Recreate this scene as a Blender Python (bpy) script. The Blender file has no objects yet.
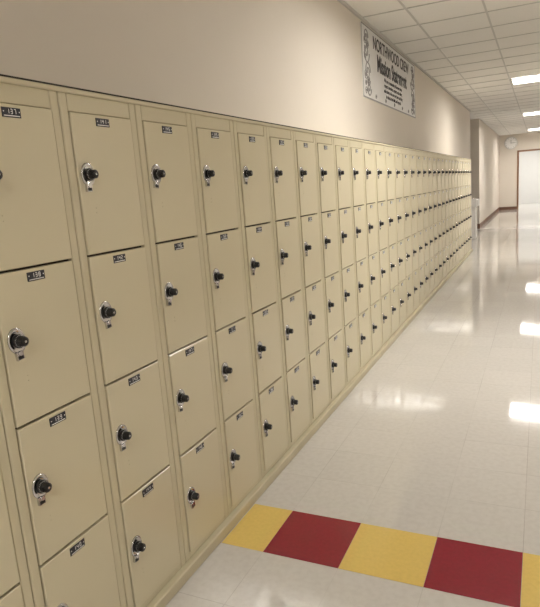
import bpy, bmesh, math, random
from mathutils import Vector, Matrix
random.seed(7)
scn=bpy.context.scene
try:
    scn.view_settings.view_transform='Standard'
    scn.view_settings.look='None'
    scn.view_settings.exposure=0
except Exception: pass

# ---------------------------------------------------------------- helpers
def srgb(r,g,b):
    f=lambda c:(c/255/12.92) if c/255<=.04045 else ((c/255+.055)/1.055)**2.4
    return (f(r),f(g),f(b),1)
class NT:
    def __init__(s,mat): s.t=mat.node_tree; s.n=s.t.nodes; s.l=s.t.links
    def add(s,ty,**k):
        n=s.n.new(ty)
        for a,b in k.items(): setattr(n,a,b)
        return n
    def math(s,op,a,b=None,c=None):
        n=s.n.new('ShaderNodeMath'); n.operation=op
        for i,v in enumerate((a,b,c)):
            if v is None: continue
            if isinstance(v,(int,float)): n.inputs[i].default_value=v
            else: s.l.new(v,n.inputs[i])
        return n.outputs[0]
    def mix(s,f,a,b):
        n=s.n.new('ShaderNodeMix'); n.data_type='RGBA'
        for i,v in ((0,f),(6,a),(7,b)):
            if isinstance(v,(int,float,tuple)): n.inputs[i].default_value=v
            else: s.l.new(v,n.inputs[i])
        return n.outputs[2]
def mat(name,col,rough=.5,metal=0,spec=.5,var=.04,scale=6,bump=0,bscale=200,emit=None,coat=0):
    m=bpy.data.materials.new(name); m.use_nodes=True
    t=NT(m); p=t.n['Principled BSDF']
    tc=t.add('ShaderNodeTexCoord')
    nz=t.add('ShaderNodeTexNoise'); nz.inputs['Scale'].default_value=scale; nz.inputs['Detail'].default_value=4
    t.l.new(tc.outputs['Object'],nz.inputs['Vector'])
    dark=tuple(c*(1-var*2) for c in col[:3])+(1,); lite=tuple(min(1,c*(1+var*2)) for c in col[:3])+(1,)
    t.l.new(t.mix(nz.outputs['Fac'],dark,lite),p.inputs['Base Color'])
    p.inputs['Roughness'].default_value=rough; p.inputs['Metallic'].default_value=metal
    p.inputs['Specular IOR Level'].default_value=spec
    p.inputs['Coat Weight'].default_value=coat
    if emit:
        p.inputs['Emission Color'].default_value=emit[0]; p.inputs['Emission Strength'].default_value=emit[1]
    if bump:
        n2=t.add('ShaderNodeTexNoise'); n2.inputs['Scale'].default_value=bscale
        t.l.new(tc.outputs['Object'],n2.inputs['Vector'])
        b=t.add('ShaderNodeBump'); b.inputs['Strength'].default_value=bump; b.inputs['Distance'].default_value=.002
        t.l.new(n2.outputs['Fac'],b.inputs['Height']); t.l.new(b.outputs['Normal'],p.inputs['Normal'])
    return m
class MB:
    """mesh builder with material slots"""
    def __init__(s): s.v=[];s.f=[];s.m=[];s.sm=[]
    def box(s,x0,x1,y0,y1,z0,z1,mi=0,ch=0,jit=None):
        b=len(s.v)
        if ch<=0:
            s.v+=[(x0,y0,z0),(x1,y0,z0),(x1,y1,z0),(x0,y1,z0),(x0,y0,z1),(x1,y0,z1),(x1,y1,z1),(x0,y1,z1)]
            fs=[(0,3,2,1),(4,5,6,7),(0,1,5,4),(1,2,6,5),(2,3,7,6),(3,0,4,7)]
        else: # front face (+x) chamfered
            j=jit or (0,0,0,0)
            s.v+=[(x0,y0,z0),(x0,y1,z0),(x0,y1,z1),(x0,y0,z1)]
            s.v+=[(x1-ch+j[0],y0,z0),(x1-ch+j[1],y1,z0),(x1-ch+j[2],y1,z1),(x1-ch+j[3],y0,z1)]
            s.v+=[(x1+j[0],y0+ch,z0+ch),(x1+j[1],y1-ch,z0+ch),(x1+j[2],y1-ch,z1-ch),(x1+j[3],y0+ch,z1-ch)]
            fs=[(0,3,2,1),(8,9,10,11)]
            for i in range(4):
                k=(i+1)%4; fs+=[(i,k,4+k,4+i),(4+i,4+k,8+k,8+i)]
        for f in fs: s.f.append(tuple(b+i for i in f)); s.m.append(mi); s.sm.append(False)
    def lathe(s,prof,seg=24,cx=0,cy=0,cz=0,axis='X',mi=0,sy=1,sz=1,smooth=True,cap=True):
        b=len(s.v)
        for (a,r) in prof:
            for i in range(seg):
                t=2*math.pi*i/seg; c,d=r*math.cos(t),r*math.sin(t)
                s.v.append((cx+a,cy+c*sy,cz+d*sz) if axis=='X' else ((cx+c,cy+d,cz+a) if axis=='Z' else (cx+d,cy+a,cz+c)))
        for k in range(len(prof)-1):
            for i in range(seg):
                j=(i+1)%seg
                s.f.append((b+k*seg+i,b+k*seg+j,b+(k+1)*seg+j,b+(k+1)*seg+i)); s.m.append(mi); s.sm.append(smooth)
        if cap:
            s.f.append(tuple(b+(len(prof)-1)*seg+i for i in range(seg))); s.m.append(mi); s.sm.append(False)
            s.f.append(tuple(b+i for i in reversed(range(seg)))); s.m.append(mi); s.sm.append(False)
    def quad(s,pts,mi=0):
        b=len(s.v); s.v+=list(pts); s.f.append(tuple(range(b,b+len(pts)))); s.m.append(mi); s.sm.append(False)
    def mesh(s,name,mats):
        me=bpy.data.meshes.new(name); me.from_pydata(s.v,[],s.f)
        for m in mats: me.materials.append(m)
        me.polygons.foreach_set('material_index',s.m); me.polygons.foreach_set('use_smooth',s.sm)
        me.update(); return me
    def obj(s,name,mats,parent=None,fix=True):
        me=s.mesh(name,mats)
        if fix:
            bm=bmesh.new(); bm.from_mesh(me); bmesh.ops.recalc_face_normals(bm,faces=bm.faces); bm.to_mesh(me); bm.free()
        o=bpy.data.objects.new(name,me); scn.collection.objects.link(o)
        if parent: o.parent=parent
        return o
def empty(name,loc=(0,0,0)):
    o=bpy.data.objects.new(name,None); o.location=loc; scn.collection.objects.link(o); o.empty_display_size=.1; return o
def simple_box(name,x0,x1,y0,y1,z0,z1,m,parent=None):
    b=MB(); b.box(x0,x1,y0,y1,z0,z1); return b.obj(name,[m],parent)

# ---------------------------------------------------------------- dimensions (metres, fitted from the photo)
H=2.835; XL=-.322; XR=2.92; YB=-4.0
PITCH=.3262; GAP=.0647; Y0=.9334; NF=31      # last column index
ZT=[1.617,1.2188,.8312,.4496]; ZB=[1.2251,.838,.4573,.070]; ZTOP=1.679
YEND=Y0+PITCH*(NF+1)-GAP+.033; CMIN=-6
YSTART=Y0+PITCH*CMIN-.033
YW=14.35; YA=16.5; YE=24.6
DX0,DX1,DZ=.38,1.36,2.16

# ---------------------------------------------------------------- materials
M_wall=mat('wall_paint',srgb(222,214,203),.75,spec=.3,var=.015,scale=2,bump=.25,bscale=350)
M_ceil=mat('ceiling_panel',srgb(236,234,230),.9,spec=.2,var=.02,scale=60,bump=.4,bscale=260)
M_grid=mat('ceiling_grid_metal',srgb(198,196,192),.5,var=.01)
M_lock=mat('locker_enamel',srgb(212,203,174),.22,spec=.6,var=.012,scale=3,bump=.12,bscale=25)
M_frame=mat('locker_frame_enamel',srgb(206,197,168),.27,spec=.55,var=.02,scale=3,bump=.1,bscale=25)
M_dark=mat('locker_gap_dark',srgb(42,36,28),.8,var=.02)  # near-black body colour paints in the depth shade of the door gaps
M_plinth=mat('locker_base_enamel',srgb(194,185,157),.5,var=.05,scale=8)
M_black=mat('black_plastic',srgb(18,18,20),.3,var=.02)
M_chrome=mat('chrome_plate',srgb(205,205,208),.18,metal=1,var=.02)
M_white=mat('white_mark',srgb(240,240,238),.5,var=.01)
M_plate=mat('number_plate_dark',srgb(38,40,50),.35,var=.03)
M_brown=mat('brown_vinyl_base',srgb(112,80,62),.5,var=.05)
M_wood=mat('wood_trim',srgb(140,104,78),.45,var=.1,scale=14)
M_bin=mat('white_porcelain',srgb(230,229,226),.25,var=.01)
M_paper=mat('banner_vinyl',srgb(228,227,226),.5,var=.02)
M_ink=mat('banner_ink',srgb(38,36,40),.6,var=.02)
M_grey=mat('banner_grey_ink',srgb(150,148,148),.6,var=.05,scale=50)
M_room=mat('far_room_paint',srgb(220,219,216),.7,var=.01)
M_lamp=mat('lamp_diffuser',srgb(250,250,245),.5,var=0,emit=((1,.96,.905,1),43))
M_lamp2=mat('far_lamp_diffuser',srgb(250,250,245),.5,var=0,emit=((1,.98,.95,1),19))
M_red=mat('red_vinyl_tile',srgb(138,26,44),.10,var=.08,scale=70)
M_yel=mat('yellow_vinyl_tile',srgb(224,194,108),.10,var=.05,scale=70)
M_vent=mat('pale_trim_paint',srgb(205,203,199),.5,var=.02)

def floor_mat():
    m=bpy.data.materials.new('waxed_vinyl_tile'); m.use_nodes=True; t=NT(m); p=t.n['Principled BSDF']
    tc=t.add('ShaderNodeTexCoord'); sp=t.add('ShaderNodeSeparateXYZ'); t.l.new(tc.outputs['Object'],sp.inputs[0])
    S=.305
    ux=t.math('DIVIDE',t.math('ADD',sp.outputs[0],.095+S*40),S); uy=t.math('DIVIDE',t.math('ADD',sp.outputs[1],-1.764+S*60),S)
    fx=t.math('FRACT',ux); fy=t.math('FRACT',uy)
    ex=t.math('MINIMUM',fx,t.math('SUBTRACT',1,fx)); ey=t.math('MINIMUM',fy,t.math('SUBTRACT',1,fy))
    e=t.math('MINIMUM',ex,ey); j=t.math('LESS_THAN',e,.0045)
    cb=t.add('ShaderNodeCombineXYZ'); t.l.new(t.math('FLOOR',ux),cb.inputs[0]); t.l.new(t.math('FLOOR',uy),cb.inputs[1])
    wn=t.add('ShaderNodeTexWhiteNoise'); wn.noise_dimensions='2D'; t.l.new(cb.outputs[0],wn.inputs['Vector'])
    n1=t.add('ShaderNodeTexNoise'); n1.inputs['Scale'].default_value=40; n1.inputs['Detail'].default_value=6; t.l.new(tc.outputs['Object'],n1.inputs['Vector'])
    n3=t.add('ShaderNodeTexNoise'); n3.inputs['Scale'].default_value=1.3; t.l.new(tc.outputs['Object'],n3.inputs['Vector'])
    base=t.mix(wn.outputs['Value'],srgb(206,202,196),srgb(209,205,199))
    rp=t.add('ShaderNodeValToRGB'); rp.color_ramp.elements[0].position=.36; rp.color_ramp.elements[1].position=.60
    rp.color_ramp.elements[0].color=(.94,.935,.93,1); rp.color_ramp.elements[1].color=(1.0,1.0,1.0,1); t.l.new(n1.outputs['Fac'],rp.inputs[0])
    mu=t.add('ShaderNodeMix'); mu.data_type='RGBA'; mu.blend_type='MULTIPLY'; mu.inputs[0].default_value=1
    t.l.new(base,mu.inputs[6]); t.l.new(rp.outputs[0],mu.inputs[7])
    n4=t.add('ShaderNodeTexNoise'); n4.inputs['Scale'].default_value=1.1; t.l.new(tc.outputs['Object'],n4.inputs['Vector'])
    mr=t.add('ShaderNodeMapRange'); mr.inputs[1].default_value=.42; mr.inputs[2].default_value=.62; t.l.new(n4.outputs['Fac'],mr.inputs[0])
    jf=t.math('MULTIPLY',j,t.math('MULTIPLY_ADD',mr.outputs[0],.28,.08))
    t.l.new(t.mix(jf,mu.outputs[2],srgb(118,106,92)),p.inputs['Base Color'])
    rg=t.math('ADD',t.math('MULTIPLY',n3.outputs['Fac'],.07),.02); t.l.new(rg,p.inputs['Roughness'])
    p.inputs['Specular IOR Level'].default_value=.7
    n2=t.add('ShaderNodeTexNoise'); n2.inputs['Scale'].default_value=7; n2.inputs['Detail'].default_value=2; t.l.new(tc.outputs['Object'],n2.inputs['Vector'])
    h=t.math('MULTIPLY',n2.outputs['Fac'],.7)
    h=t.math('ADD',h,t.math('MULTIPLY',t.math('MULTIPLY',fy,t.math('SUBTRACT',wn.outputs['Value'],.5)),.9))
    b=t.add('ShaderNodeBump'); b.inputs['Strength'].default_value=.2; b.inputs['Distance'].default_value=.003
    t.l.new(h,b.inputs['Height']); t.l.new(b.outputs[0],p.inputs['Normal'])
    return m
M_floor=floor_mat()

# ---------------------------------------------------------------- room shell
simple_box('floor',-4.0,3.4,YB-.1,30.2,-.1,0,M_floor)
simple_box('ceiling',-4.0,3.4,YB-.1,30.2,H,H+.1,M_ceil)
simple_box('wall_left',XL-.12,XL,YB,YW,0,H,M_wall)
simple_box('wall_right',XR,XR+.1,YB,YE,0,H,M_wall)
simple_box('wall_back',XL,XR,YB-.1,YB,0,H,M_wall)
simple_box('wall_side_near',-4.0,XL-.12,YW-.12,YW,0,H,M_wall)
simple_box('wall_side_far',-4.0,XL-.1,YA,YA+.1,0,H,M_wall)
simple_box('wall_side_end',-4.1,-4.0,YW-.12,YA+.1,0,H,M_wall)
simple_box('wall_left_far',XL-.1,XL,YA,YE,0,H,M_wall)
b=MB()
b.box(XL-.1,DX0,YE,YE+.12,0,H); b.box(DX1,XR+.1,YE,YE+.12,0,H); b.box(DX0,DX1,YE,YE+.12,DZ,H)
b.obj('wall_end',[M_wall])
b=MB(); b.box(-.9,-.8,YE+.12,29,0,H); b.box(2.9,3.0,YE+.12,29,0,H); b.box(-.9,3.0,29,29.1,0,H)
b.obj('wall_far_room',[M_room])
simple_box('baseboard_left',XL,XL+.012,YEND+.01,YW,0,.11,M_brown)
simple_box('baseboard_left_far',XL,XL+.012,YA-.01,YE,0,.11,M_brown)
simple_box('baseboard_side_far',-4,XL+.012,YA-.022,YA-.01,0,.11,M_brown)
simple_box('baseboard_end',XL+.012,DX0-.06,YE-.012,YE,0,.11,M_brown)
simple_box('baseboard_right',XR-.012,XR,YB,YE,0,.11,M_brown)
b=MB(); w=.06
b.box(DX0-w,DX0,YE-.03,YE+.14,0,DZ+w); b.box(DX1,DX1+w,YE-.03,YE+.14,0,DZ+w); b.box(DX0-w,DX1+w,YE-.031,YE+.14,DZ,DZ+w)
b.obj('trim_door_casing',[M_wood])

# ceiling grid
FY0=10.3
b=MB()
y=FY0-.61*23
while y<30:
    if y>YB: b.box(XL,XR,y-.009,y+.009,H-.005,H-.0005)
    y+=.61
for x in (.08,.69,1.30,1.91,2.52): b.box(x-.009,x+.009,YB,YE,H-.0055,H-.0008)
b.obj('trim_ceiling_grid',[M_grid])
b=MB(); b.box(XL,XL+.022,YB,YW,H-.022,H-.001); b.obj('trim_ceiling_left',[M_grid])

# fluorescent fixtures (louvred troffers)
for k in range(-2,3):
    fy=FY0+6.1*k
    x0,x1=.70,1.90
    e=empty('fluorescent_ceiling_light',(0,0,0))
    b=MB(); t=.03
    b.box(x0,x1,fy+.01,fy+.01+t,H-.024,H-.006); b.box(x0,x1,fy+.60-t,fy+.60,H-.024,H-.006)
    b.box(x0,x0+t,fy+.01+t,fy+.60-t,H-.024,H-.006); b.box(x1-t,x1,fy+.01+t,fy+.60-t,H-.024,H-.006)
    for q in (1,2): b.box(x0+t,x1-t,fy+.01+q*.197-.012,fy+.01+q*.197+.012,H-.026,H-.0125)
    for q in range(1,6): b.box(x0+q*.2-.005,x0+q*.2+.005,fy+.01+t,fy+.60-t,H-.0255,H-.0125)
    b.obj('housing_and_louvres',[M_grid],e)
    b=MB(); b.box(x0+t,x1-t,fy+.01+t,fy+.60-t,H-.012,H-.007); b.obj('diffuser',[M_lamp],e)
b=MB(); b.box(.2,1.8,26,27,H-.03,H-.006); b.obj('far_room_ceiling_light',[M_lamp2])

# ---------------------------------------------------------------- accent tile strip
b=MB(); S=.305
for i in range(10):
    xa=max(-.095+S*i,.026); xb=min(-.095+S*(i+1),XR-.013)
    b.box(xa+.0006,xb-.0006,1.7646,2.0684,.0001,.0012,0 if i%2==0 else 1)
b.obj('accent_floor_tile_strip',[M_yel,M_red])

# ---------------------------------------------------------------- lockers
L=empty('school_lockers')
b=MB()
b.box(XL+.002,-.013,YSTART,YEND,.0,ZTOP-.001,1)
for c in range(CMIN,NF+2):
    yr=Y0+PITCH*c
    ym=yr-GAP/2
    b.box(-.013,.0,yr-GAP+.0015,ym-.0012,.045,ZTOP-.001,0,ch=.003)
    b.box(-.013,.0,ym+.0012,yr-.0015,.045,ZTOP-.001,0,ch=.003)
    if c<=NF:
        b.box(-.013,-.001,yr-.001,yr+PITCH-GAP+.001,ZT[0]+.002,ZTOP-.002,0,ch=.002)
        b.box(-.013,-.001,yr-.001,yr+PITCH-GAP+.001,.046,ZB[3]-.002,0,ch=.001)
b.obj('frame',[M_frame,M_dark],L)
b=MB(); b.box(XL+.002,-.013,YEND,YEND+.003,0,ZTOP); b.box(XL+.002,-.013,YSTART-.003,YSTART,0,ZTOP); b.box(XL+.002,-.013,YSTART,YEND,ZTOP-.001,ZTOP+.001)
b.obj('end_and_top_panels',[M_frame],L)
b=MB()
for c in range(CMIN,NF+1):
    for r in range(4):
        yl=Y0+PITCH*c; yh=yl+PITCH-GAP
        j=[random.uniform(-.001,.001) for _ in range(4)]
        b.box(-.012,.004,yl+.0012,yh-.0012,ZB[r],ZT[r],0,ch=.002,jit=j)
b.obj('doors',[M_lock],L)
b=MB(); b.box(-.012,.006,YSTART,YEND,ZTOP-.014,ZTOP,0,ch=.003); b.obj('top_trim',[M_frame],L)
b=MB(); b.box(-.013,.002,YSTART,YEND,ZTOP,ZTOP+.005); b.obj('top_edge_dark_strip',[M_dark],L)  # thin near-black strip along the top front edge of the lockers
b=MB(); b.box(-.012,.024,YSTART,YEND,0,.044,0,ch=.004); b.obj('base_plinth',[M_plinth],L)

lk=MB()
lk.lathe([(0,.0265),(.003,.0265),(.005,.0245),(.0045,.021),(.002,.0175),(.002,.0165)],32,mi=0,sz=1.25)
lk.lathe([(.002,.006),(.010,.006)],16,cy=-.004,cz=-.031,mi=0)
lk.box(.0,.008,-.016,.004,-.047,-.026,0)
lk.box(.003,.009,-.013,.001,-.045,-.036,1)
lk.lathe([(.003,.0175),(.012,.0175),(.0135,.0165),(.014,.0135),(.016,.0115),(.030,.0108),(.032,.0095),(.0325,.006)],32,mi=1)
for i in range(20):
    t=2*math.pi*i/20; cy,cz=.0112*math.cos(t),.0112*math.sin(t)
    lk.lathe([(.017,.0012),(.030,.0012)],5,cy=cy,cz=cz,mi=1,smooth=False)
for i in range(24):
    t=2*math.pi*i/24; c,s=math.cos(t),math.sin(t); r0=.0138; r1=.0158 if i%6 else .0163; h=.00035
    lk.quad([(.01415,r0*c-h*s,r0*s+h*c),(.01375,r1*c-h*s,r1*s+h*c),(.01375,r1*c+h*s,r1*s-h*c),(.01415,r0*c+h*s,r0*s-h*c)],2)
lk.lathe([(.0325,.0035),(.0330,.003)],12,mi=0)
lkm=lk.mesh('combination_lock_mesh',[M_chrome,M_black,M_white])
n=0
for c in range(CMIN,NF+1):
    for r in range(4):
        o=bpy.data.objects.new('combination_lock_%d'%n,lkm); n+=1; scn.collection.objects.link(o); o.parent=L
        o.location=(.0036,Y0+PITCH*c+.037,ZT[r]-.168)
        o.rotation_euler=(random.choice([0,0,.15,-.15]),0,0)
SEG={'0':'abcdef','1':'bc','2':'abged','3':'abgcd','4':'fgbc','5':'afgcd','6':'afgecd','7':'abc','8':'abcdefg','9':'abcdfg'}
b=MB()
def rect(yc,zc,w,h,x,mi): b.quad([(x,yc-w/2,zc-h/2),(x,yc+w/2,zc-h/2),(x,yc+w/2,zc+h/2),(x,yc-w/2,zc+h/2)],mi)
num=112
for c in range(CMIN,NF+1):
    for r in range(4):
        num+=1; yc=Y0+PITCH*c+.127; zc=ZT[r]-.020
        b.box(.0035,.0058,yc-.028,yc+.028,zc-.0115,zc+.0115,0,ch=.0006)
        rect(yc,zc-.0078,.048,.0022,.0060,1)
        for s_ in(-1,1): b.lathe([(0,.0018),(.0006,.0014)],8,cx=.0058,cy=yc+s_*.0235,cz=zc+.002,mi=1)
        for k,ch in enumerate(str(num)):
            y_=yc-.0105+k*.0105; z_=zc+.0025; w_,h_,t_=.005,.0105,.0017
            for sg in SEG[ch]:
                a={'a':(0,h_/2,w_,t_),'g':(0,0,w_,t_),'d':(0,-h_/2,w_,t_),'f':(-w_/2,h_/4,t_,h_/2),'b':(w_/2,h_/4,t_,h_/2),'e':(-w_/2,-h_/4,t_,h_/2),'c':(w_/2,-h_/4,t_,h_/2)}[sg]
                rect(y_+a[0],z_+a[1],a[2],a[3],.0060,1)
b.obj('number_plates',[M_plate,M_white],L)
b=MB()
for c in range(CMIN,NF+1):
    for r in range(4):
        for dz in (-.262,-.275): b.lathe([(0,.0018),(.0012,.0012)],8,cx=.0038,cy=Y0+PITCH*c+.055,cz=ZT[r]+dz,mi=0)
b.obj('door_rivets',[M_frame],L)

# ---------------------------------------------------------------- banner
B=empty('wall_banner')
by0,by1,bz0,bz1=5.40,7.85,2.156,2.80; bx=XL
b=MB(); b.box(bx,bx+.006,by0,by1,bz0,bz1); b.obj('banner_sheet',[M_paper],B)
b=MB(); x=bx+.0068; t=.012
b.box(bx+.006,x,by0,by1,bz0,bz0+t);b.box(bx+.006,x,by0,by1,bz1-t,bz1);b.box(bx+.006,x,by0,by0+t,bz0+t,bz1-t);b.box(bx+.006,x,by1-t,by1,bz0+t,bz1-t)
b.obj('banner_border',[M_grey],B)
def text(s,yc,zc,size,bold=0,name='lettering',m=M_ink,sx=1):
    cu=bpy.data.curves.new(name,'FONT'); cu.body=s; cu.size=size; cu.align_x='CENTER'; cu.align_y='CENTER'; cu.extrude=.0008; cu.offset=bold
    cu.materials.append(m)
    o=bpy.data.objects.new(name,cu); scn.collection.objects.link(o); o.parent=B
    o.matrix_local=Matrix(((0,0,1,bx+.0075),(1*sx,0,0,yc),(0,1,0,zc),(0,0,0,1)))
ym=(by0+by1)/2
text('NORTHWOOD CREW',ym,2.69,.165,.002,'title')
text('Mission Statement',ym+.0,2.52,.22,.006,'heading',sx=.85)
for i,s in enumerate(('We are a community of learners who','respect ourselves, respect each other,','and strive to do our very best each day','in class, in the halls and beyond.')):
    text(s,ym,2.405-.052*i,.055,.0004,'line_%d'%i)
def spiral(yc,zc,r,turn,mir,th=.006):
    cu=bpy.data.curves.new('scroll','CURVE'); cu.dimensions='3D'; cu.bevel_depth=th; cu.bevel_resolution=1
    sp=cu.splines.new('POLY'); N=26; sp.points.add(N-1)
    for i in range(N):
        f=i/(N-1); a=turn*f*2*math.pi; rr=r*(1-f*.85)
        sp.points[i].co=(bx+.0065,yc+mir*rr*math.cos(a),zc+rr*math.sin(a),1)
    cu.materials.append(M_grey); o=bpy.data.objects.new('scroll_ornament',cu); scn.collection.objects.link(o); o.parent=B
for side,mir in ((by0+.17,1),(by1-.17,-1)):
    for zc,r,tn in ((2.70,.07,1.6),(2.56,.095,-1.4),(2.40,.09,1.7),(2.25,.07,-1.5),(2.63,.045,2),(2.32,.05,-2)):
        spiral(side+mir*random.uniform(-.03,.04),zc,r,tn,mir)
        spiral(side-mir*.07,zc-.03,r*.55,-tn,mir,.004)
for yy in (5.85,6.25,6.65,7.05,7.4): spiral(yy,2.20,.026,1.5,1,.003)

# ---------------------------------------------------------------- drinking fountain beyond the lockers
e=empty('drinking_fountain')
fy=13.75; x0=XL
b=MB()
b.box(x0,x0+.19,fy-.13,fy+.13,0,.70,ch=.02)
b.box(x0,x0+.235,fy-.19,fy+.19,.70,.88,ch=.03)
b.box(x0,x0+.03,fy-.19,fy+.19,.88,.97,ch=.008)
b.obj('pedestal_and_basin',[M_bin],e)
b=MB(); b.lathe([(.874,.0),(.8815,.07),(.884,.09),(.884,.095),(.879,.095)],24,x0+.13,fy,0,'Z',cap=False); b.obj('basin_rim',[M_chrome],e)
b=MB(); b.lathe([(.88,.014),(.93,.012),(.945,.006)],14,x0+.06,fy+.1,0,'Z'); b.obj('bubbler',[M_chrome],e)

# wall clock on the end wall
e=empty('wall_clock'); mx,my,mz=.10,YE,2.52
b=MB(); b.lathe([(-.05,.21),(-.05,.232),(-.03,.24),(0,.235)],40,mx,my,mz,'Y'); b.obj('clock_rim',[M_vent],e)
b=MB(); b.lathe([(-.052,.205),(-.02,.212)],40,mx,my,mz,'Y'); b.obj('clock_face',[M_white],e)
b=MB(); b.box(mx-.006,mx+.006,my-.056,my-.054,mz-.02,mz+.11); b.box(mx-.02,mx+.15,my-.058,my-.0565,mz-.005,mz+.005)
for i in range(12):
    a=i*math.pi/6; b.box(mx+.18*math.cos(a)-.008,mx+.18*math.cos(a)+.008,my-.0535,my-.0525,mz+.18*math.sin(a)-.008,mz+.18*math.sin(a)+.008)
b.obj('clock_hands_and_marks',[M_ink],e)

# ---------------------------------------------------------------- camera (fitted)
yaw,pitch,roll,f=-.4467,-.1914,-.07443,574.6
F=Vector((math.sin(yaw)*math.cos(pitch),math.cos(yaw)*math.cos(pitch),math.sin(pitch)))
R0=Vector((math.cos(yaw),-math.sin(yaw),0)); U0=R0.cross(F)
R=R0*math.cos(roll)+U0*math.sin(roll); U=-R0*math.sin(roll)+U0*math.cos(roll)
cd=bpy.data.cameras.new('camera'); cam=bpy.data.objects.new('camera',cd); scn.collection.objects.link(cam)
cd.sensor_fit='HORIZONTAL'; cd.sensor_width=36; cd.lens=36*f/540; cd.clip_start=.02; cd.clip_end=200
cam.matrix_world=Matrix(((R.x,U.x,-F.x,1.165),(R.y,U.y,-F.y,0),(R.z,U.z,-F.z,1.364),(0,0,0,1)))
scn.camera=cam
w=bpy.data.worlds.new('world'); scn.world=w; w.use_nodes=True
w.node_tree.nodes['Background'].inputs[0].default_value=(.8,.85,.9,1); w.node_tree.nodes['Background'].inputs[1].default_value=.3
